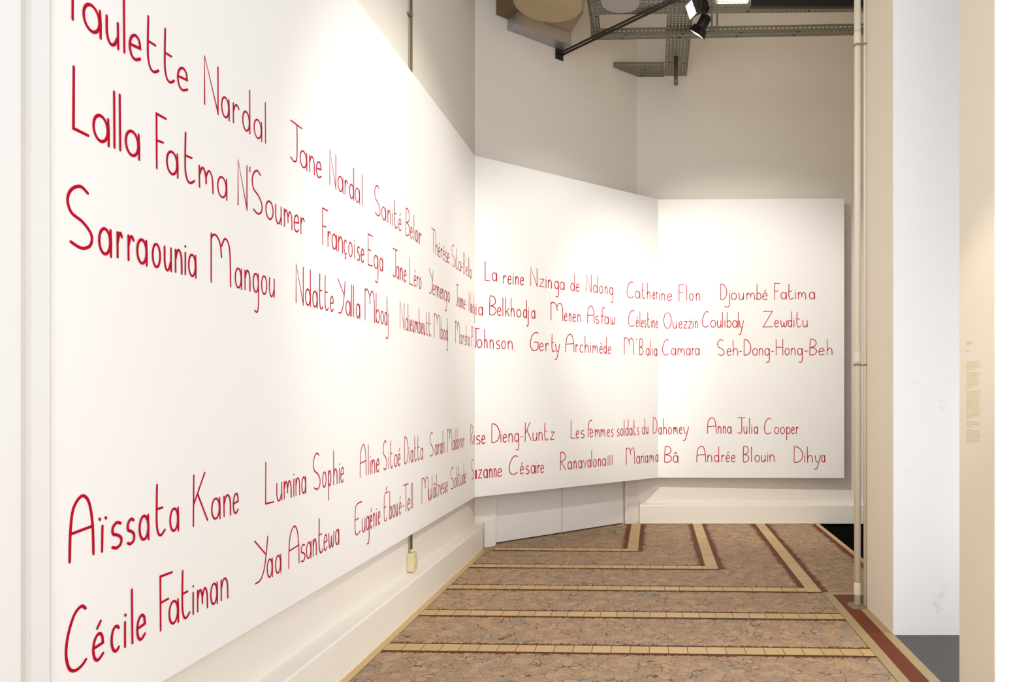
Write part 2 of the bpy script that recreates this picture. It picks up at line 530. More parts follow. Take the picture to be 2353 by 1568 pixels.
X = 0.43                                     # x-height of the hand-painted alphabet
bowl = ell(0.47, X / 2, 0.47, X / 2, 40, 400)
G = {
    'a': [bowl, [(0.96, X), (1.0, X * 0.5), (1.0, -0.02)]],
    'b': [[(0.04, 0.97), (0.0, 0.0)], ell(0.5, X / 2, 0.5, X / 2, 170, -190)],
    'c': [ell(0.6, X / 2, 0.6, X / 2, 50, 310)],
    'd': [ell(0.47, X / 2, 0.47, X / 2, 40, 400), [(0.97, 0.97), (1.0, -0.02)]],
    'e': [sc([(0.03, X * 0.5), (0.95, X * 0.58)], 2) + sc([(0.95, X * 0.58), (0.85, X * 0.88), (0.52, X), (0.15, X * 0.82), (0.0, X * 0.45), (0.15, X * 0.1), (0.5, -0.005), (0.98, X * 0.16)])],
    'f': [sc([(1.0, 0.93), (0.72, 0.98), (0.42, 0.88), (0.36, 0.6), (0.34, 0.0)]), [(0.0, 0.45), (0.85, 0.46)]],
    'g': [ell(0.47, X / 2, 0.47, X / 2, 40, 400), sc([(0.96, X), (1.0, 0.1), (0.98, -0.3), (0.75, -0.46), (0.3, -0.43)])],
    'h': [[(0.0, 0.97), (0.02, 0.0)], sc([(0.02, 0.22), (0.3, X - 0.02), (0.65, X), (0.95, X * 0.7), (1.0, 0.0)])],
    'i': [[(0.5, X), (0.5, 0.0)], 'dot'],
    'j': [sc([(1.0, X), (1.0, -0.2), (0.85, -0.42), (0.45, -0.47), (0.1, -0.42)]), 'dotr'],
    'k': [[(0.0, 0.97), (0.02, 0.0)], [(0.9, X), (0.05, X * 0.45)], [(0.3, X * 0.62), (1.0, 0.0)]],
    'l': [[(0.3, 0.96), (0.6, 0.0)]],
    'm': [[(0.0, X), (0.02, 0.0)], sc([(0.02, X * 0.6), (0.16, X * 0.93), (0.32, X * 0.95), (0.46, X * 0.66), (0.49, X * 0.3)]), sc([(0.49, X * 0.6), (0.66, X * 0.95), (0.84, X * 0.92), (0.97, X * 0.6), (1.0, -0.01)])],
    'n': [[(0.0, X), (0.03, 0.0)], sc([(0.03, X * 0.6), (0.3, X * 0.97), (0.65, X), (0.95, X * 0.7), (1.0, -0.01)])],
    'o': [ell(0.5, X / 2, 0.5, X / 2, 95, 455)],
    'p': [[(0.0, X), (0.06, -0.4)], ell(0.5, X / 2, 0.46, X / 2, 170, -190)],
    'r': [[(0.02, X), (0.06, 0.0)], sc([(0.06, X * 0.6), (0.35, X * 0.93), (0.7, X), (1.0, X * 0.86)])],
    's': [sc([(0.9, X * 0.93), (0.5, X), (0.1, X * 0.83), (0.12, X * 0.58), (0.6, X * 0.48), (0.98, X * 0.32), (0.9, X * 0.08), (0.45, -0.01), (0.05, 0.02)])],
    't': [sc([(0.12, 0.95), (0.08, 0.5), (0.1, 0.2), (0.28, 0.03), (0.6, -0.01), (1.0, 0.07)]), [(0.08, X * 1.15), (0.72, X * 1.17)]],
    'u': [sc([(0.0, X), (0.02, 0.14), (0.28, 0.0), (0.65, 0.02), (0.95, 0.17)]), [(0.97, X), (1.0, -0.01)]],
    'v': [[(0.0, X), (0.5, 0.0), (1.0, X)]],
    'w': [sc([(0.0, X), (0.1, 0.08), (0.27, 0.0), (0.45, 0.1), (0.52, X * 0.75)]), sc([(0.52, X * 0.75), (0.58, 0.06), (0.76, 0.0), (0.93, 0.12), (1.0, X)])],
    'y': [sc([(0.0, X), (0.2, 0.06), (0.5, 0.02)]), sc([(1.0, X), (0.72, 0.06), (0.42, -0.3), (0.18, -0.44), (-0.15, -0.43)])],
    'z': [[(0.05, X), (0.98, X), (0.0, 0.0), (1.0, 0.01)]],
    'A': [sc([(0.0, -0.02), (0.03, 0.45), (0.15, 0.82), (0.5, 1.0), (0.8, 0.88), (0.96, 0.5), (1.0, 0.0)]), [(0.03, 0.42), (0.98, 0.47)]],
    'B': [sc([(0.08, 1.0), (0.02, 0.5), (0.0, 0.0)]), sc([(0.08, 1.0), (0.6, 0.98), (0.88, 0.82), (0.82, 0.62), (0.4, 0.5), (0.12, 0.47)]), sc([(0.12, 0.47), (0.6, 0.44), (0.98, 0.28), (0.85, 0.1), (0.45, 0.0), (0.0, 0.0)])],
    'C': [sc([(0.98, 0.94), (0.75, 1.0), (0.4, 0.9), (0.1, 0.62), (0.0, 0.32), (0.15, 0.08), (0.45, 0.0), (0.78, 0.03), (1.0, 0.1)])],
    'D': [[(0.04, 1.0), (0.02, 0.0)], sc([(0.04, 1.0), (0.45, 0.97), (0.85, 0.75), (1.0, 0.45), (0.8, 0.15), (0.4, 0.02), (0.02, 0.0)])],
    'E': [[(1.0, 1.0), (0.0, 1.0), (0.02, 0.0), (1.0, 0.02)], [(0.0, 0.5), (0.6, 0.5)]],
    'F': [[(1.0, 1.0), (0.0, 1.0), (0.03, -0.02)], [(0.02, 0.5), (0.68, 0.52)]],
    'G': [sc([(0.98, 0.95), (0.7, 1.0), (0.3, 0.86), (0.03, 0.5), (0.05, 0.2), (0.3, 0.02), (0.65, 0.0), (0.95, 0.12)]) + [(0.97, 0.46)], [(0.5, 0.46), (0.97, 0.46)]],
    'H': [[(0.0, 1.0), (0.02, 0.0)], [(0.98, 1.0), (1.0, 0.0)], [(0.02, 0.5), (0.98, 0.5)]],
    'J': [[(0.0, 1.0), (1.0, 1.0)], sc([(0.55, 1.0), (0.56, 0.4), (0.52, 0.1), (0.3, 0.0), (0.0, 0.06)])],
    'K': [[(0.03, 1.0), (0.0, -0.02)], [(0.8, 1.02), (0.03, 0.42)], [(0.3, 0.6), (1.0, 0.02)]],
    'L': [[(0.02, 1.0), (0.0, 0.01), (1.0, 0.0)]],
    'M': [sc([(0.0, 1.0), (0.0, 0.5), (0.0, -0.02)]), sc([(0.0, 0.9), (0.12, 0.99), (0.3, 0.97), (0.46, 0.82), (0.52, 0.56)]), sc([(0.52, 0.8), (0.68, 0.98), (0.86, 0.93), (0.96, 0.7), (1.0, -0.02)])],
    'N': [[(0.0, 0.0), (0.0, 1.0), (1.0, 0.0)], [(1.0, 0.97), (1.0, -0.03)]],
    'O': [ell(0.5, 0.5, 0.5, 0.5, 95, 455)],
    'P': [[(0.05, 1.0), (0.0, 0.0)], sc([(0.05, 1.0), (0.6, 0.98), (1.0, 0.8), (0.85, 0.58), (0.4, 0.48), (0.05, 0.46)])],
    'R': [[(0.05, 1.0), (0.0, -0.02)], sc([(0.05, 1.0), (0.6, 0.98), (0.95, 0.8), (0.8, 0.58), (0.1, 0.46)]), [(0.2, 0.46), (1.0, 0.0)]],
    'S': [sc([(0.8, 0.93), (0.5, 1.0), (0.15, 0.9), (0.0, 0.72), (0.15, 0.53), (0.6, 0.43), (0.95, 0.26), (0.9, 0.08), (0.55, 0.0), (0.12, 0.06)])],
    'T': [[(0.0, 1.0), (1.0, 1.0)], [(0.5, 1.0), (0.52, 0.0)]],
    'Y': [[(0.0, 1.0), (0.82, 0.6)], sc([(1.0, 1.0), (0.88, 0.6), (0.72, 0.25), (0.45, 0.04), (0.06, 0.0)])],
    'Z': [[(0.05, 0.99), (1.0, 1.0), (0.0, 0.0), (1.0, 0.01)]],
    '-': [[(0.0, 0.24), (1.0, 0.25)]],
    "'": [[(0.5, 0.98), (0.5, 0.88)]],
    'ı': [[(0.5, 0.6), (0.5, 0.0)]],
    'ƒ': [sc([(1.0, 0.92), (0.7, 1.0), (0.3, 0.9), (0.1, 0.6), (0.06, 0.0)]), [(0.08, 0.46), (0.72, 0.48)]],
    'Σ': [sc([(1.0, 0.98), (0.45, 0.97), (0.1, 0.86), (0.02, 0.5), (0.05, 0.12), (0.3, 0.0), (0.8, 0.08)]), [(0.02, 0.48), (0.5, 0.5)]],
}
acute = [(0.38, X + 0.1), (0.72, X + 0.2)]
G['Ĵ'] = [[(0.0, 1.0), (1.0, 0.985)], sc([(0.3, 1.0), (0.3, 0.4), (0.27, 0.1), (0.12, 0.0), (0.0, 0.03)])]
G['é'] = G['e'] + [acute]
G['è'] = G['e'] + [[(0.3, X + 0.2), (0.62, X + 0.1)]]
G['â'] = G['a'] + [[(0.2, X + 0.1), (0.5, X + 0.2), (0.8, X + 0.1)]]
G['ç'] = G['c'] + [sc([(0.6, 0.0), (0.72, -0.06), (0.6, -0.13), (0.35, -0.12)])]
G['ï'] = [[(0.5, X), (0.4, 0.0)], 'dot2']
G['É'] = G['Σ'] + [[(0.45, 1.06), (0.8, 1.15)]]
INK, CAP = {'L': 0.0092, 'M': 0.0082, 'R': 0.0082}, 0.175   # stroke width and capital height in metres

NAMES = [
 ('L', [('Paulette', 2.467, 2.467, [(1.976, 2.007), (2.014, 2.085), (2.099, 2.153), (2.169, 2.176), (2.191, 2.247), (2.267, 2.329), (2.346, 2.404), (2.414, 2.473)]), ('Nardal', 2.467, 2.467, [(2.560, 2.646), (2.661, 2.715), (2.733, 2.778), (2.797, 2.853), (2.878, 2.941), (2.962, 2.969)]), ]),
 ('L', [('Jane', 2.467, 2.467, [(3.169, 3.278), (3.254, 3.323), (3.342, 3.396), (3.410, 3.467)]), ('Nardal', 2.467, 2.467, [(3.553, 3.627), (3.645, 3.710), (3.726, 3.764), (3.783, 3.842), (3.857, 3.921), (3.948, 3.955)]), ]),
 ('L', [('Sanité', 2.465, 2.460, [(4.125, 4.217), (4.233, 4.305), (4.328, 4.380), (4.404, 4.410), (4.437, 4.497), (4.516, 4.566)]), ('Belair', 2.459, 2.455, [(4.646, 4.725), (4.733, 4.777), (4.802, 4.807), (4.832, 4.878), (4.901, 4.906), (4.918, 4.963)]), ]),
 ('L', [('Thérèse', 2.452, 2.447, [(5.182, 5.281), (5.285, 5.336), (5.351, 5.399), (5.414, 5.452), (5.469, 5.517), (5.528, 5.584), (5.584, 5.637)]), ('Sita-Bella', 2.446, 2.438, [(5.711, 5.795), (5.815, 5.819), (5.844, 5.881), (5.899, 5.983), (5.991, 6.036), (6.054, 6.116), (6.143, 6.190), (6.217, 6.223), (6.240, 6.246), (6.268, 6.320)]), ]),
 ('L', [('Lalla', 2.168, 2.168, [(1.979, 2.040), (2.050, 2.116), (2.131, 2.136), (2.153, 2.159), (2.175, 2.240)]), ('Fatma', 2.167, 2.165, [(2.311, 2.365), (2.360, 2.422), (2.448, 2.510), (2.528, 2.616), (2.637, 2.700)]), ("N'Soumer", 2.165, 2.161, [(2.767, 2.834), (2.848, 2.854), (2.864, 2.945), (2.965, 3.028), (3.042, 3.094), (3.113, 3.187), (3.200, 3.248), (3.259, 3.298)]), ]),
 ('L', [('Françoise', 2.160, 2.157, [(3.475, 3.536), (3.531, 3.567), (3.577, 3.634), (3.648, 3.705), (3.717, 3.753), (3.772, 3.825), (3.846, 3.853), (3.882, 3.920), (3.932, 3.977)]), ('Ega', 2.157, 2.155, [(4.030, 4.102), (4.116, 4.182), (4.201, 4.255)]), ]),
 ('L', [('Jane', 2.154, 2.153, [(4.415, 4.506), (4.473, 4.527), (4.546, 4.592), (4.611, 4.657)]), ('Léro', 2.153, 2.151, [(4.717, 4.787), (4.804, 4.849), (4.866, 4.896), (4.910, 4.959)]), ]),
 ('L', [('Yennenga', 2.150, 2.147, [(5.128, 5.228), (5.213, 5.263), (5.282, 5.325), (5.333, 5.373), (5.394, 5.438), (5.449, 5.488), (5.501, 5.572), (5.590, 5.642)]), ]),
 ('L', [('Jeanne-Nadj', 2.146, 2.142, [(5.825, 5.907), (5.882, 5.920), (5.930, 5.969), (5.983, 6.013), (6.029, 6.060), (6.080, 6.121), (6.132, 6.163), (6.227, 6.292), (6.303, 6.337), (6.359, 6.416), (6.427, 6.445)]), ]),
 ('L', [('Sarraounia', 1.847, 1.847, [(1.959, 2.056), (2.071, 2.125), (2.141, 2.168), (2.185, 2.216), (2.223, 2.275), (2.293, 2.336), (2.349, 2.389), (2.402, 2.442), (2.454, 2.459), (2.472, 2.518)]), ('Mangou', 1.847, 1.847, [(2.598, 2.725), (2.748, 2.796), (2.812, 2.854), (2.870, 2.917), (2.933, 2.979), (2.993, 3.038)]), ]),
 ('L', [('Ndatte', 1.847, 1.847, [(3.217, 3.290), (3.304, 3.358), (3.374, 3.426), (3.439, 3.485), (3.498, 3.544), (3.559, 3.599)]), ('Yalla', 1.847, 1.847, [(3.644, 3.736), (3.739, 3.800), (3.810, 3.817), (3.834, 3.841), (3.868, 3.922)]), ('Mbodj', 1.847, 1.847, [(3.988, 4.130), (4.144, 4.204), (4.218, 4.267), (4.277, 4.323), (4.295, 4.346)]), ]),
 ('L', [('Ndieumbeutt', 1.847, 1.847, [(4.541, 4.622), (4.642, 4.694), (4.710, 4.714), (4.731, 4.763), (4.778, 4.813), (4.833, 4.885), (4.905, 4.941), (4.955, 4.991), (5.005, 5.042), (5.066, 5.107), (5.121, 5.173)]), ('Mbodj', 1.847, 1.847, [(5.251, 5.397), (5.413, 5.466), (5.483, 5.526), (5.543, 5.590), (5.564, 5.598)]), ]),
 ('L', [('MarshaP', 1.847, 1.847, [(5.811, 5.940), (5.959, 6.013), (6.039, 6.066), (6.097, 6.136), (6.153, 6.195), (6.212, 6.264), (6.330, 6.381)]), ]),
 ('L', [('Aïssata', 0.988, 0.988, [(1.966, 2.059), (2.076, 2.099), (2.119, 2.166), (2.181, 2.219), (2.233, 2.283), (2.308, 2.359), (2.376, 2.425)]), ('Kane', 0.988, 0.988, [(2.497, 2.584), (2.601, 2.657), (2.674, 2.723), (2.734, 2.774)]), ]),
 ('L', [('Lumina', 0.988, 0.988, [(2.964, 3.033), (3.052, 3.100), (3.112, 3.179), (3.196, 3.200), (3.215, 3.256), (3.269, 3.313)]), ('Sophie', 0.988, 0.988, [(3.381, 3.458), (3.476, 3.519), (3.538, 3.572), (3.594, 3.640), (3.661, 3.665), (3.678, 3.720)]), ]),
 ('L', [('Aline', 0.988, 0.988, [(3.920, 4.010), (4.034, 4.039), (4.063, 4.068), (4.084, 4.132), (4.151, 4.197)]), ('Sitoé', 0.988, 0.988, [(4.257, 4.323), (4.347, 4.352), (4.375, 4.418), (4.440, 4.493), (4.505, 4.546)]), ('Diatta', 0.988, 0.988, [(4.620, 4.698), (4.714, 4.719), (4.739, 4.790), (4.813, 4.860), (4.878, 4.923), (4.941, 4.996)]), ]),
 ('L', [('Sarah', 0.988, 0.988, [(5.150, 5.231), (5.266, 5.324), (5.346, 5.378), (5.395, 5.448), (5.461, 5.511)]), ('Maldoror', 0.988, 0.988, [(5.587, 5.718), (5.735, 5.793), (5.803, 5.808), (5.823, 5.869), (5.887, 5.934), (5.952, 5.979), (5.992, 6.041), (6.060, 6.088)]), ]),
 ('L', [('Ro', 0.988, 0.988, [(6.294, 6.378), (6.400, 6.446)]), ]),
 ('L', [('Cécile', 0.682, 0.682, [(1.954, 2.032), (2.049, 2.096), (2.118, 2.156), (2.175, 2.178), (2.202, 2.210), (2.223, 2.267)]), ('Fatiman', 0.682, 0.682, [(2.329, 2.394), (2.372, 2.425), (2.434, 2.484), (2.495, 2.502), (2.520, 2.583), (2.595, 2.641), (2.657, 2.705)]), ]),
 ('L', [('Yaa', 0.682, 0.682, [(2.882, 2.987), (2.976, 3.023), (3.041, 3.091)]), ('Asantewa', 0.682, 0.682, [(3.152, 3.251), (3.262, 3.305), (3.313, 3.364), (3.377, 3.416), (3.433, 3.486), (3.490, 3.530), (3.540, 3.605), (3.616, 3.661)]), ]),
 ('L', [('Σugénie', 0.682, 0.682, [(3.852, 3.949), (3.949, 3.994), (4.005, 4.050), (4.059, 4.091), (4.104, 4.138), (4.155, 4.159), (4.177, 4.212)]), ('Éboué-Tell', 0.682, 0.682, [(4.270, 4.340), (4.361, 4.401), (4.411, 4.455), (4.466, 4.500), (4.523, 4.566), (4.582, 4.614), (4.601, 4.698), (4.681, 4.731), (4.751, 4.756), (4.773, 4.778)]), ]),
 ('L', [('Mulâtresse', 0.682, 0.682, [(4.968, 5.121), (5.121, 5.180), (5.196, 5.202), (5.227, 5.276), (5.297, 5.346), (5.356, 5.389), (5.404, 5.448), (5.461, 5.500), (5.511, 5.545), (5.557, 5.599)]), ('Solitude', 0.682, 0.682, [(5.679, 5.773), (5.785, 5.836), (5.853, 5.859), (5.874, 5.879), (5.905, 5.952), (5.966, 6.019), (6.033, 6.080), (6.088, 6.138)]), ]),
 ('L', [('S', 0.682, 0.682, [(6.318, 6.415)]), ]),
 ('M', [('La', 2.450, 2.459, [(0.097, 0.153), (0.169, 0.223)]), ('reine', 2.442, 2.448, [(0.284, 0.322), (0.332, 0.373), (0.388, 0.392), (0.412, 0.451), (0.464, 0.506)]), ('Nzinga', 2.453, 2.448, [(0.577, 0.655), (0.673, 0.734), (0.748, 0.754), (0.771, 0.818), (0.846, 0.900), (0.908, 0.967)]), ('de', 2.448, 2.447, [(1.035, 1.090), (1.102, 1.147)]), ('Ndong', 2.458, 2.452, [(1.222, 1.296), (1.314, 1.374), (1.392, 1.444), (1.466, 1.503), (1.524, 1.578)]), ]),
 ('M', [('Cather', 2.440, 2.463, [(1.758, 1.851), (1.871, 1.946), (1.969, 2.014), (2.042, 2.090), (2.123, 2.161), (2.175, 2.196)]), ]),
 ('M', [('ia', 2.135, 2.136, [(0.010, 0.013), (0.033, 0.081)]), ('Belkhodja', 2.146, 2.144, [(0.142, 0.217), (0.223, 0.267), (0.280, 0.284), (0.307, 0.352), (0.365, 0.406), (0.425, 0.476), (0.495, 0.539), (0.531, 0.557), (0.586, 0.631)]), ]),
 ('M', [('Menen', 2.143, 2.144, [(0.804, 0.951), (0.961, 0.999), (1.016, 1.048), (1.061, 1.102), (1.120, 1.164)]), ('Asfaw', 2.145, 2.148, [(1.241, 1.335), (1.345, 1.392), (1.408, 1.471), (1.460, 1.519), (1.537, 1.605)]), ]),
 ('M', [('Célestine', 2.141, 2.148, [(1.778, 1.867), (1.885, 1.925), (1.940, 1.944), (1.959, 1.998), (2.007, 2.031), (2.046, 2.083), (2.102, 2.106), (2.121, 2.156), (2.168, 2.200)]), ]),
 ('M', [('Ĵohnson', 1.844, 1.842, [(-0.007, 0.047), (0.017, 0.073), (0.091, 0.126), (0.146, 0.188), (0.212, 0.254), (0.267, 0.313), (0.332, 0.386)]), ]),
 ('M', [('Gerty', 1.842, 1.839, [(0.571, 0.670), (0.675, 0.725), (0.743, 0.785), (0.811, 0.856), (0.856, 0.913)]), ('Archimède', 1.845, 1.842, [(0.977, 1.084), (1.097, 1.130), (1.147, 1.192), (1.210, 1.261), (1.281, 1.285), (1.309, 1.376), (1.397, 1.439), (1.450, 1.492), (1.505, 1.551)]), ]),
 ('M', [("M'Balia", 1.848, 1.845, [(1.722, 1.860), (1.888, 1.895), (1.932, 1.992), (2.027, 2.079), (2.091, 2.096), (2.121, 2.124), (2.147, 2.192)]), ]),
 ('M', [('se', 0.983, 0.983, [(0.013, 0.055), (0.064, 0.106)]), ('Dieng-Kuntz', 0.987, 0.987, [(0.162, 0.253), (0.259, 0.264), (0.280, 0.324), (0.339, 0.387), (0.402, 0.455), (0.466, 0.496), (0.515, 0.589), (0.601, 0.651), (0.665, 0.713), (0.729, 0.780), (0.797, 0.849)]), ]),
 ('M', [('Les', 0.990, 0.989, [(1.040, 1.096), (1.102, 1.143), (1.164, 1.209)]), ('ƒemmes', 0.994, 0.988, [(1.248, 1.307), (1.273, 1.318), (1.337, 1.399), (1.410, 1.471), (1.495, 1.532), (1.549, 1.580)]), ('soldats', 0.990, 0.991, [(1.626, 1.662), (1.671, 1.714), (1.722, 1.726), (1.737, 1.784), (1.796, 1.837), (1.851, 1.884), (1.902, 1.932)]), ('du', 0.993, 0.998, [(1.971, 2.017), (2.026, 2.063)]), ('D', 0.998, 0.998, [(2.127, 2.196)]), ]),
 ('M', [('uzanne', 0.676, 0.675, [(0.003, 0.019), (0.030, 0.072), (0.083, 0.128), (0.140, 0.175), (0.188, 0.218), (0.227, 0.274)]), ('Césaire', 0.685, 0.675, [(0.345, 0.441), (0.462, 0.505), (0.524, 0.566), (0.580, 0.630), (0.636, 0.640), (0.655, 0.684), (0.687, 0.727)]), ]),
 ('M', [('Ranavalona', 0.686, 0.692, [(0.914, 0.982), (1.002, 1.055), (1.074, 1.112), (1.130, 1.180), (1.192, 1.233), (1.245, 1.286), (1.296, 1.301), (1.316, 1.361), (1.378, 1.416), (1.429, 1.482)]), ('ııı', 0.692, 0.694, [(1.506, 1.510), (1.532, 1.535), (1.560, 1.563)]), ]),
 ('M', [('Mariama', 0.686, 0.688, [(1.749, 1.872), (1.890, 1.944), (1.959, 1.980), (1.995, 1.998), (2.017, 2.059), (2.078, 2.142), (2.165, 2.206)]), ]),
 ('R', [('ine', 2.452, 2.446, [(0.015, 0.019), (0.036, 0.078), (0.099, 0.157)]), ('Flon', 2.448, 2.449, [(0.225, 0.293), (0.312, 0.316), (0.338, 0.388), (0.414, 0.461)]), ]),
 ('R', [('Djoumbé', 2.455, 2.454, [(0.678, 0.755), (0.718, 0.786), (0.797, 0.860), (0.881, 0.938), (0.964, 1.059), (1.074, 1.127), (1.137, 1.195)]), ('Fatima', 2.460, 2.461, [(1.268, 1.331), (1.336, 1.404), (1.417, 1.477), (1.495, 1.499), (1.524, 1.613), (1.644, 1.710)]), ]),
 ('R', [('Ouezzin', 2.142, 2.144, [(0.059, 0.149), (0.160, 0.209), (0.225, 0.269), (0.277, 0.322), (0.328, 0.372), (0.380, 0.385), (0.403, 0.437)]), ('Coulibaly', 2.156, 2.151, [(0.482, 0.556), (0.571, 0.634), (0.645, 0.692), (0.702, 0.708), (0.729, 0.732), (0.750, 0.802), (0.810, 0.870), (0.875, 0.880), (0.884, 0.936)]), ]),
 ('R', [('Zewditu', 2.156, 2.157, [(1.142, 1.252), (1.268, 1.320), (1.334, 1.409), (1.414, 1.461), (1.480, 1.484), (1.505, 1.560), (1.574, 1.630)]), ]),
 ('R', [('Camara', 1.851, 1.851, [(0.046, 0.120), (0.141, 0.199), (0.214, 0.293), (0.307, 0.356), (0.370, 0.398), (0.403, 0.454)]), ]),
 ('R', [('Seh-Dong-Hong-Beh', 1.847, 1.852, [(0.645, 0.729), (0.750, 0.802), (0.815, 0.873), (0.886, 0.917), (0.933, 1.017), (1.027, 1.090), (1.100, 1.148), (1.160, 1.219), (1.233, 1.263), (1.283, 1.365), (1.380, 1.435), (1.451, 1.498), (1.515, 1.576), (1.592, 1.633), (1.649, 1.733), (1.748, 1.816), (1.837, 1.899)]), ]),
 ('R', [('ahomey', 0.985, 0.993, [(0.004, 0.041), (0.057, 0.097), (0.109, 0.151), (0.167, 0.214), (0.230, 0.267), (0.277, 0.338)]), ]),
 ('R', [('Anna', 0.996, 0.995, [(0.535, 0.640), (0.653, 0.692), (0.708, 0.744), (0.755, 0.802)]), ('Julia', 0.995, 0.994, [(0.865, 0.954), (0.933, 0.975), (0.996, 1.000), (1.020, 1.024), (1.045, 1.090)]), ('Cooper', 0.989, 0.992, [(1.156, 1.233), (1.268, 1.320), (1.331, 1.383), (1.396, 1.445), (1.451, 1.490), (1.503, 1.532)]), ]),
 ('R', [('Bâ', 0.680, 0.678, [(0.069, 0.154), (0.162, 0.223)]), ]),
 ('R', [('Andrée', 0.684, 0.684, [(0.419, 0.524), (0.538, 0.592), (0.613, 0.668), (0.692, 0.729), (0.739, 0.786), (0.797, 0.846)]), ('Blouin', 0.683, 0.688, [(0.926, 0.996), (1.017, 1.022), (1.053, 1.111), (1.124, 1.174), (1.191, 1.196), (1.215, 1.271)]), ]),
 ('R', [('Dihya', 0.678, 0.684, [(1.477, 1.581), (1.597, 1.601), (1.623, 1.686), (1.706, 1.774), (1.779, 1.821)]), ]),
]



def ribbon(bm, pts, place, half, coat):
    """a painted stroke of constant width with round ends"""
    P = [Vector(p) for p in pts]
    Q = [P[0]]
    for p in P[1:]:
        if (p - Q[-1]).length > 1e-5:
            Q.append(p)
    P = Q
    tap = [1.0] * len(P)
    tap[0] = tap[-1] = 0.9
    n = len(P)
    if n > 1:
        left, right = [], []
        for i in range(n):
            if 0 < i < n - 1:
                a, c = (P[i] - P[i - 1]).normalized(), (P[i + 1] - P[i]).normalized()
                t = a + c
                t = t.normalized() if t.length > 1e-4 else c
                k = 1 / max(0.55, math.sqrt(max(0.0, (1 + a.dot(c)) / 2)))
            else:
                t = (P[min(i + 1, n - 1)] - P[max(i - 1, 0)]).normalized()
                k = 1
            o = Vector((-t.y, t.x)) * half * tap[i] * k
            left.append(P[i] + o)
            right.append(P[i] - o)
        for i in range(n - 1):
            bm.face([place(right[i]), place(right[i + 1]), place(left[i + 1]), place(left[i])])
    coat[0] += 1
    for p in (P[0], P[-1]) if n > 1 else (P[0],):
        coat[0] += 1
        r = half * (0.9 if n > 1 else 1.15)
        bm.face([place(p + Vector((math.cos(2 * math.pi * k / 10), math.sin(2 * math.pi * k / 10))) * r) for k in range(10)])
    coat[0] += 1


PA, PB, PC = Vector((-1.588, 6.45)), Vector((0.052, 7.923)), Vector((2.079, 7.886))
FRAMES = {'L': (Vector((-1.588, 0.0)), Vector((0, 1))), 'M': (PA, (PB - PA).normalized()), 'R': (PB, (PC - PB).normalized())}
SPAN = {'L': (1.908, 6.45), 'M': (0.0, (PB - PA).length), 'R': (0.0, (PC - PB).length)}
GAP = {'L': 0.047, 'M': 0.235, 'R': 0.107}   # how far the sheet stands off its wall
ZB, ZT = 0.5125, 3.556
INFO = {'L': 'longest white panel, on the left wall, red painted names receding in rows',
        'M': 'white panel across the corner above the grey double door, red names',
        'R': 'white panel facing us on the end wall, red names, pipes to its right'}
PANELS = {}
for k in 'LMR':
    o, d = FRAMES[k]
    nrm = Vector((d.y, -d.x))
    s0, s1 = SPAN[k]
    c = o + d * (s0 + s1) / 2
    t = thing('display_panel', (c.x, c.y, ZB), INFO[k], 'panel', 'white display panels along the walls')
    PANELS[k] = t
    M = Matrix(((d.x, nrm.x, 0, o.x), (d.y, nrm.y, 0, o.y), (0, 0, 1, 0), (0, 0, 0, 1)))
    b = MB()
    e0, e1 = (s0, s1)
    b.box(e0, e1 - 0.0003, -0.019, 0, ZB, ZT, M)
    b.build('panel_sheet', PANEL(), t)
    for u in ((s0 + 0.42, s0 + 0.47), (s1 - 0.65, s1 - 0.60)):
        b = MB()
        b.box(u[0], u[1], -0.019 - GAP[k] + (0.002), -0.019, ZB + 0.12, ZT - 0.12, M)
        b.build('mounting_batten', mat('raw_pine', (190, 160, 120), 0.7, mottle=0.1), t)

for pk, words in NAMES:
    o, d = FRAMES[pk]
    nrm = Vector((d.y, -d.x))
    for text, z0, z1, ext in words:
        bm = MB()
        coat = [0]

        def place(p):
            q = o + d * p.x + nrm * (0.0012 + 0.00005 * (coat[0] % 31))   # each stroke lies on the one before
            return (q.x, q.y, p.y)

        sa, sb = ext[0][0], ext[-1][1]
        for ch, (a, c) in zip(text, ext):
            zb = z0 + (z1 - z0) * ((a + c) / 2 - sa) / max(1e-6, sb - sa)
            wd = c - a
            half = INK[pk] / 2 * (1 if pk != 'L' else max(0.75, 1 - 0.4 * max(0, a - 2.1)))
            narrow = ch in "ilı'"
            for st in G[ch]:
                if st in ('dot', 'dotr', 'dot2'):
                    xs = {'dot': [(a + c) / 2], 'dotr': [c], 'dot2': [a, c]}[st]
                    for x in xs:
                        ribbon(bm, [(x, zb + CAP * (X + 0.13)), (x + 0.002, zb + CAP * (X + 0.115))], place, half, coat)
                    continue
                q = []
                for x, z in st:
                    u = a + wd * x
                    if not narrow and wd > half * 3:
                        u = a + half + (wd - 2 * half) * x
                    q.append((u, zb + half * 0.5 + (CAP - half) * z))
                ribbon(bm, q, place, half, coat)
        bm.build('painted_lettering', RED(), PANELS[pk])

# ------------------------------------------------------------------ socket and conduit on the left wall
t = thing('wall_socket', (WX, 4.91, 0.24), 'cream surface socket box low on the left wall under the panel', 'socket')
cream = mat('cream_plastic', (222, 210, 165), 0.4, mottle=0.03, stain=((120, 105, 70), 0.6, 18))
b = MB()
b.box(WX, WX + 0.048, 4.865, 4.95, 0.238, 0.362)
b.build('housing', cream, t, bevel=0.008)
b = MB()
b.tube([(WX + 0.046, 4.907, 0.298), (WX + 0.054, 4.907, 0.298)], 0.032, 20)
b.build('socket_face', cream, t)
b = MB()
b.tube([(WX + 0.022, 4.907, 0.362), (WX + 0.022, 4.907, 0.39)], 0.013, 12)
b.build('cable_gland', cream, t)
dk = mat('brown_painted_conduit', (122, 104, 74), 0.5, mottle=0.08, mscale=20)
t = thing('conduit', (WX + 0.02, 4.90, 0.385), 'thin brown conduit running up the left wall behind the long panel', 'pipe')
b = MB()
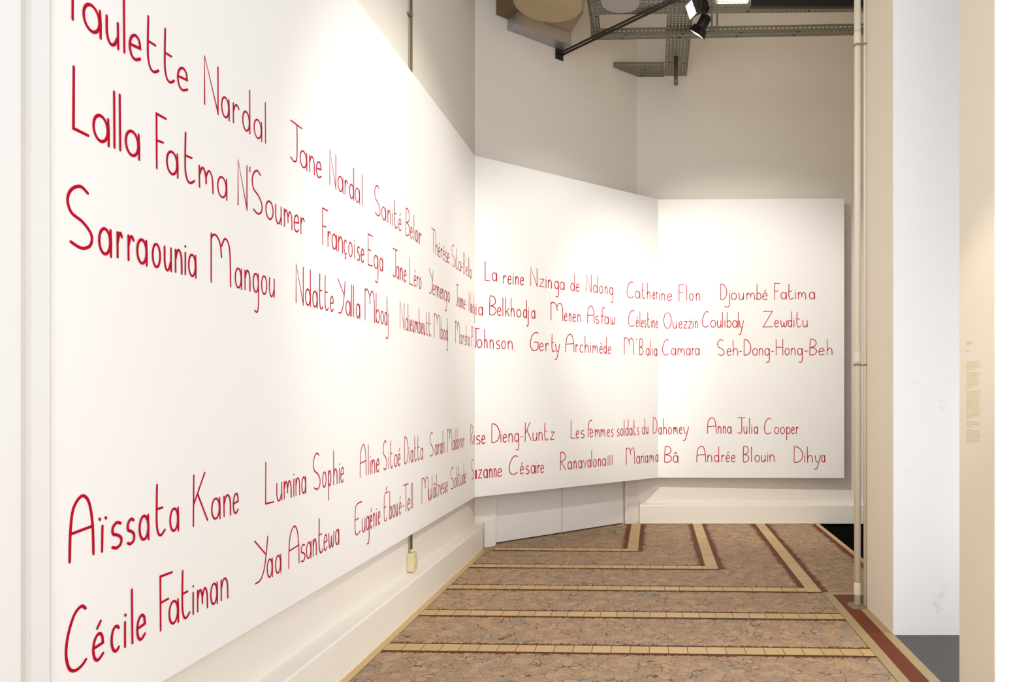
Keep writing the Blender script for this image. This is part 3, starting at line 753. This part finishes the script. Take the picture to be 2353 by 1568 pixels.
b.tube([(WX + 0.02, 4.90, 0.385), (WX + 0.02, 4.90, 5.4)], 0.009, 12)
b.build('tube', dk, t)
for z in (0.52, 2.2, 4.0, 4.86):
    b = MB()
    b.tube([(WX + 0.02, 4.90, z - 0.008), (WX + 0.02, 4.90, z + 0.008)], 0.013, 12)
    b.box(WX, WX + 0.014, 4.872, 4.928, z - 0.008, z + 0.008)
    b.build('clip', STEEL(), t)
b = MB()
b.tube([(WX + 0.012, 4.935, 0.362), (WX + 0.012, 4.932, 0.45), (WX + 0.010, 4.925, 0.6)], 0.006, 8)
tag(b.build('cable', mat('white_cable', (225, 215, 195), 0.5)), 'thin pale cable beside the brown conduit above the cream socket', 'cable')

# ------------------------------------------------------------------ two painted pipes at the far pier
t = thing('water_pipe', (1.39, 4.93, 0.004), 'thicker beige pipe from floor to ceiling by the far right pier', 'pipe', 'beige pipes at the pier')
b = MB()
b.tube([(1.39, 4.93, 0.004), (1.39, 4.93, CEIL)], 0.0225, 18)
b.build('tube', PIPE(), t)
for z in (0.11, 1.69, 3.86):
    b = MB()
    b.tube([(1.39, 4.93, z - 0.045), (1.39, 4.93, z - 0.03), (1.39, 4.93, z + 0.03), (1.39, 4.93, z + 0.045)], [0.0225, 0.0248, 0.0248, 0.0225], 18)
    b.build('sleeve', PIPE(), t)
t = thing('water_pipe', (1.438, 4.885, 0.004), 'thinner beige pipe squeezed between thicker pipe and right pier', 'pipe', 'beige pipes at the pier')
b = MB()
b.tube([(1.438, 4.905, 0.004), (1.438, 4.905, CEIL)], 0.0145, 14)
b.build('tube', PIPE(), t)
for z in (1.63, 3.80):
    b = MB()
    b.tube([(1.362, 4.925, z), (1.372, 4.902, z + 0.006), (1.41, 4.893, z), (1.455, 4.885, z + 0.004), (1.475, 4.862, z + 0.004)], 0.005, 8)
    b.build('strap', mat('rusty_wire_strap', (150, 125, 88), 0.6), t)

# ------------------------------------------------------------------ printed text on the near pier's reveal
x = 1.433 - 0.0008
t = thing('wall_text', (x, 3.24, 1.2), 'column of tiny pale ochre text on beige side of nearest right pier', 'text')
ochre = mat('pale_ochre_print', (229, 210, 168), 0.6)


def printed(b, ya, yb, z, h):
    y = ya
    while y > yb + 0.004:
        y2 = max(yb, y - random.uniform(0.010, 0.032))
        b.face([(x, y, z), (x, y2 + 0.003, z), (x, y2 + 0.003, z + h), (x, y, z + h)])
        y = y2 - 0.003


zt = 1.45 + (901 - 790) / 1665 * 3.25
b = MB()
printed(b, 3.315, 3.25, zt, 0.012)
b.build('title_lettering', ochre, t)
b = MB()
printed(b, 3.315, 3.285, zt - 0.035, 0.008)
b.build('title_lettering', ochre, t)
zz = zt - 0.085
for n in (4, 7, 12, 3, 6):
    b = MB()
    for i in range(n):
        printed(b, 3.315, 3.165 + random.uniform(0, 0.03) + (0.06 if i == n - 1 else 0), zz, 0.0055)
        zz -= 0.0105
    zz -= 0.009
    b.build('paragraph_lettering', ochre, t)

# ------------------------------------------------------------------ services under the ceiling
def tray(name, p0, p1, width, flange, label, cut=0.0, rows=6, hangers=0):
    """perforated steel cable tray: slotted bottom and two slotted sides; p0, p1 on its centre line at the bottom"""
    p0, p1 = Vector(p0), Vector(p1)
    ax = (p1 - p0)
    Ln = ax.length
    ax.normalize()
    sd = ax.cross(Vector((0, 0, 1))).normalized()
    up = sd.cross(ax).normalized()
    t = thing(name, p0, label, 'cable tray', 'perforated cable trays under the ceiling')
    us = [0.0]
    while us[-1] < Ln - 0.03:
        us += [us[-1] + 0.018, us[-1] + 0.042]
    us = [min(u, Ln) for u in us]

    def sheet(b, vs, fn, off=0):
        for j in range(len(vs) - 1):
            for i in range(len(us) - 1):
                if i % 2 == 1 and j % 2 == 1:
                    continue
                b.face([fn(us[i], vs[j]), fn(us[i + 1], vs[j]), fn(us[i + 1], vs[j + 1]), fn(us[i], vs[j + 1])])

    vs = []
    for r in range(rows):
        c = -width / 2 + width * (r + 0.5) / rows
        vs += [c - 0.0055, c + 0.0055]
    vs = [-width / 2] + vs + [width / 2]

    def bot(u, v):
        # one end can be cut on the slant to meet a wall
        k = cut * (0.5 - v / width)
        return p0 + ax * (k + u * (Ln - k) / Ln) + sd * v

    b = MB()
    sheet(b, vs, bot)
    b.build('tray_bottom', STEEL(), t, solid=0.002)
    for sgn in (-1, 1):
        b = MB()
        k = cut * (0.5 - sgn * 0.5)
        h = [0, flange * 0.36, flange * 0.36 + 0.011, flange]
        sheet(b, h, lambda u, v: p0 + ax * (k + u * (Ln - k) / Ln) + sd * sgn * width / 2 + up * v)
        lip = sd * (-sgn) * 0.012
        e0, e1 = p0 + ax * k + sd * sgn * width / 2 + up * flange, p1 + sd * sgn * width / 2 + up * flange
        b.face([e0, e1, e1 + lip, e0 + lip])
        b.build('side_flange', STEEL(), t, solid=0.002)
    q = 0.32
    while q < Ln - 0.1:
        for sgn in (-0.3, 0.3):
            c = p0 + ax * (q + 0.06 * sgn) + sd * sgn * width
            b = MB()
            b.tube([c - up * 0.0075, c - up * 0.001], 0.008, 6)
            b.build('bolt', mat('dark_strut_steel', (58, 54, 48), 0.45, 0.4, mottle=0.1), t)
        q += 0.55
    return t


TZ = 4.95
tray('cable_tray', (0.25, 8.02, TZ), (0.25, 5.9, TZ), 0.24, 0.056, 'wide perforated cable tray running overhead to the end wall', rows=7)
tray('cable_tray', (-0.427, 7.925, TZ), (0.128, 7.925, TZ), 0.24, 0.056, 'short perforated cable tray with slanted end in the upper wall corner', cut=0.257, rows=7)
tray('cable_tray', (-0.60, 7.02, TZ - 0.062), (2.6, 6.90, TZ - 0.062), 0.115, 0.054, 'long narrow perforated tray crossing overhead, nearer the end wall', rows=3)
tray('cable_tray', (-0.55, 6.52, TZ - 0.062), (2.6, 6.46, TZ - 0.062), 0.16, 0.054, 'long perforated tray crossing at the top edge behind the spotlights', rows=4)
tray('cable_tray', (-0.558, 7.05, TZ + 0.0), (-0.54, 5.9, TZ + 0.0), 0.085, 0.05, 'narrow perforated tray running overhead beside the round ducts', rows=3)

# bare strut channel across the duct
t = thing('strut_channel', (-0.955, 7.358, 4.872), 'dark slanting metal strut crossing in front of the ducts', 'strut')
a, c = Vector((-0.945, 7.345, 4.872)), Vector((0.25, 6.24, 4.864))
ax = (c - a).normalized()
sd = ax.cross(Vector((0, 0, 1))).normalized()
dark = mat('dark_strut_steel', (58, 54, 48), 0.45, 0.4, mottle=0.1)
for o in (-0.022, 0.022):
    b = MB()
    b.tube([a + sd * o, c + sd * o], 0.011, 10)
    b.build('rail', dark, t)
b = MB()
b.box(-0.03, 0.0, -0.045, 0.045, -0.05, 0.05, Matrix.Translation(a) @ ax.to_track_quat('X', 'Z').to_matrix().to_4x4())
b.build('wall_plate', dark, t)

# extraction hood: folded sheet-metal box against the diagonal wall
t = thing('extraction_hood', (*(CA + DD * 0.7 + DN * 0.2), 4.92), 'folded sheet metal extraction hood on the diagonal wall at the top', 'duct')
HM = DM
s0, s1 = 0.34, 0.98
def hood(y0, y1, z0, z1, xa=s0, xb=s1):
    b = MB()
    b.box(xa, xb, y0, y1, z0, z1, HM)
    return b


hood(-0.16, -0.002, 4.925, 5.055).build('lower_beam', STEELB(), t, bevel=0.006)
b = MB()
pr = [(-0.16, 5.055), (-0.36, 5.17), (-0.36, CEIL), (0, CEIL), (0, 5.055)]
for xx in (s0, s1):
    b.face([HM @ Vector((xx, y, z)) for y, z in pr])
for i in range(len(pr)):
    (y0, z0), (y1, z1) = pr[i], pr[(i + 1) % len(pr)]
    b.face([HM @ Vector((s0, y0, z0)), HM @ Vector((s1, y0, z0)), HM @ Vector((s1, y1, z1)), HM @ Vector((s0, y1, z1))])
b.build('upper_box', mat('beige_duct_board', (170, 152, 122), 0.6, mottle=0.05), t)
hood(-0.35, -0.002, 5.03, CEIL, s0 - 0.12, s0 - 0.002).build('end_panel', mat('olive_brown_board', (112, 96, 62), 0.6, mottle=0.08), t, bevel=0.004)

t = thing('round_duct', (-0.925, 6.42, 4.87), 'large round beige duct end hanging beside the metal hood', 'duct', 'round duct ends')
b = MB()
b.tube([(-0.925, 6.42, 4.87), (-0.925, 6.42, 4.895), (-0.925, 6.42, CEIL)], [0.285, 0.312, 0.312], 40)
b.build('duct_shell', mat('beige_duct_paint', (176, 156, 122), 0.55, mottle=0.05), t)
b = MB()
b.tube([(-0.925, 6.42, 4.95), (-0.925, 6.42, 4.98)], 0.323, 40)
b.build('collar', STEELB(), t)
t = thing('round_duct', (-0.283, 6.24, 4.80), 'smaller round steel duct between the perforated trays at the top', 'duct', 'round duct ends')
b = MB()
b.tube([(-0.283, 6.24, 4.80), (-0.283, 6.24, CEIL)], 0.165, 32)
b.build('duct_shell', STEELB(), t)
b = MB()
b.tube([(-0.283, 6.24, 4.83), (-0.283, 6.24, 4.85)], 0.173, 32)
b.build('collar', STEELB(), t)

# drop rod through the wide tray, hanger rods, black lighting track
b = MB()
b.tube([(0.236, 7.56, 4.656), (0.236, 7.56, 4.72), (0.236, 7.56, 4.9485)], [0.021, 0.021, 0.021], 14)
tag(b.build('hanging_post', mat('dull_steel_tube', (120, 112, 98), 0.4, 0.6, mottle=0.1)), 'short steel post hanging down through the wide cable tray', 'post')
t = thing('hanger', (0.57, 6.72, 4.83), 'pair of thin steel hanger rods beside the spotlights', 'hanger')
for dx in (-0.028, 0.022):
    b = MB()
    b.tube([(0.575 + dx, 6.76, 4.82), (0.575 + dx, 6.76, CEIL)], 0.008, 8)
    b.build('rod', STEEL(), t)
b = MB()
b.box(0.535, 0.61, 6.735, 6.785, 5.02, 5.045)
b.build('clamp', dark, t)
t = thing('lighting_track', (1.4, 6.36, 4.9), 'black lighting track bar under the top tray', 'track')
b = MB()
b.box(0.845, 2.5, 6.28, 6.325, 4.795, 4.852)
b.build('track_bar', BLACK(), t, bevel=0.003)
for q in (0.95, 1.9):
    b = MB()
    b.tube([(q, 6.3025, 4.85), (q, 6.3025, CEIL)], 0.006, 8)
    b.build('rod', STEEL(), t)

t = thing('tube_lamp', (0.7, 6.38, 4.93), 'bright fluorescent lamp at the top edge right of the spotlights', 'lamp')
b = MB()
b.tube([(0.565, 6.38, 4.925), (0.835, 6.38, 4.925)], 0.028, 16)
b.build('lit_tube', mat('fluorescent_glow', (240, 255, 225), 0.4, emit=7.0, emit_rgb=(243, 255, 226)), t)
b = MB()
b.box(0.55, 0.845, 6.335, 6.425, 4.965, 5.02)
b.box(0.545, 0.565, 6.35, 6.41, 4.895, 4.97)
b.box(0.835, 0.845, 6.35, 6.41, 4.895, 4.97)
b.build('lamp_housing', mat('white_lamp_enamel', (225, 228, 215), 0.4), t)
b = MB()
b.tube([(0.7, 6.38, 5.02), (0.7, 6.38, CEIL)], 0.007, 8)
b.build('rod', STEEL(), t)


def spotlight(loc, direction, stem_to, label, glow):
    """black spotlight: ribbed body, flared square hood, lit reflector, yoke and stem"""
    loc, d = Vector(loc), Vector(direction).normalized()
    t = thing('spotlight', loc, label, 'spotlight', 'black spotlights on stems')
    Q = Matrix.Translation(loc) @ d.to_track_quat('Z', 'Y').to_matrix().to_4x4()
    P = lambda x, y, z: Q @ Vector((x, y, z))
    b = MB()
    b.tube([P(0, 0, -0.10), P(0, 0, -0.085), P(0, 0, 0.0), P(0, 0, 0.02)], [0.03, 0.046, 0.05, 0.052], 24)
    b.build('lamp_body', BLACK(), t)
    b = MB()
    for z in (-0.075, -0.055, -0.035):
        b.tube([P(0, 0, z), P(0, 0, z + 0.006)], 0.053, 24)
    b.build('cooling_fin', BLACK(), t)
    b = MB()
    i0, i1 = 0.045, 0.06
    A = [(-i0, -i0), (i0, -i0), (i0, i0), (-i0, i0)]
    C = [(-i1, -i1), (i1, -i1), (i1, i1), (-i1, i1)]
    for k in range(4):
        a0, a1, c0, c1 = A[k], A[(k + 1) % 4], C[k], C[(k + 1) % 4]
        b.face([P(*a0, 0.02), P(*a1, 0.02), P(*c1, 0.085), P(*c0, 0.085)])
    b.build('hood', BLACK(), t, solid=0.003)
    b = MB()
    for k in range(4):
        a0, a1, c0, c1 = A[k], A[(k + 1) % 4], C[k], C[(k + 1) % 4]
        f = 0.96
        b.face([P(a1[0] * f, a1[1] * f, 0.022), P(a0[0] * f, a0[1] * f, 0.022), P(c0[0] * f, c0[1] * f, 0.084), P(c1[0] * f, c1[1] * f, 0.084)])
    b.build('reflector', mat('white_reflector', (250, 240, 235), 0.3, emit=0.5), t)
    b = MB()
    b.tube([P(0, 0, 0.021), P(0, 0, 0.027)], 0.04, 24)
    b.build('lens', mat('lit_lens', (255, 246, 235), 0.2, emit=glow), t)
    b = MB()
    top = Vector(stem_to)
    b.tube([loc + Vector((0, 0, 0.03)), loc + Vector((0, 0, 0.085))], 0.014, 12)
    b.tube([loc + Vector((0, 0, 0.08)), top], 0.009, 10)
    b.build('stem', BLACK(), t)
    b = MB()
    b.box(top.x - 0.04, top.x + 0.04, top.y - 0.02, top.y + 0.02, top.z - 0.005, top.z + 0.03)
    b.build('mount', BLACK(), t, bevel=0.003)
    return t


spotlight((0.395, 6.30, 4.79), (-0.80, -0.38, -0.38), (0.44, 6.33, 4.995), 'upper black spotlight with a lit white face turned left', 9)
spotlight((0.446, 6.66, 4.82), (-0.5, 0.3, -0.78), (0.47, 6.68, 5.02), 'lower black spotlight pointing down to the left', 9)
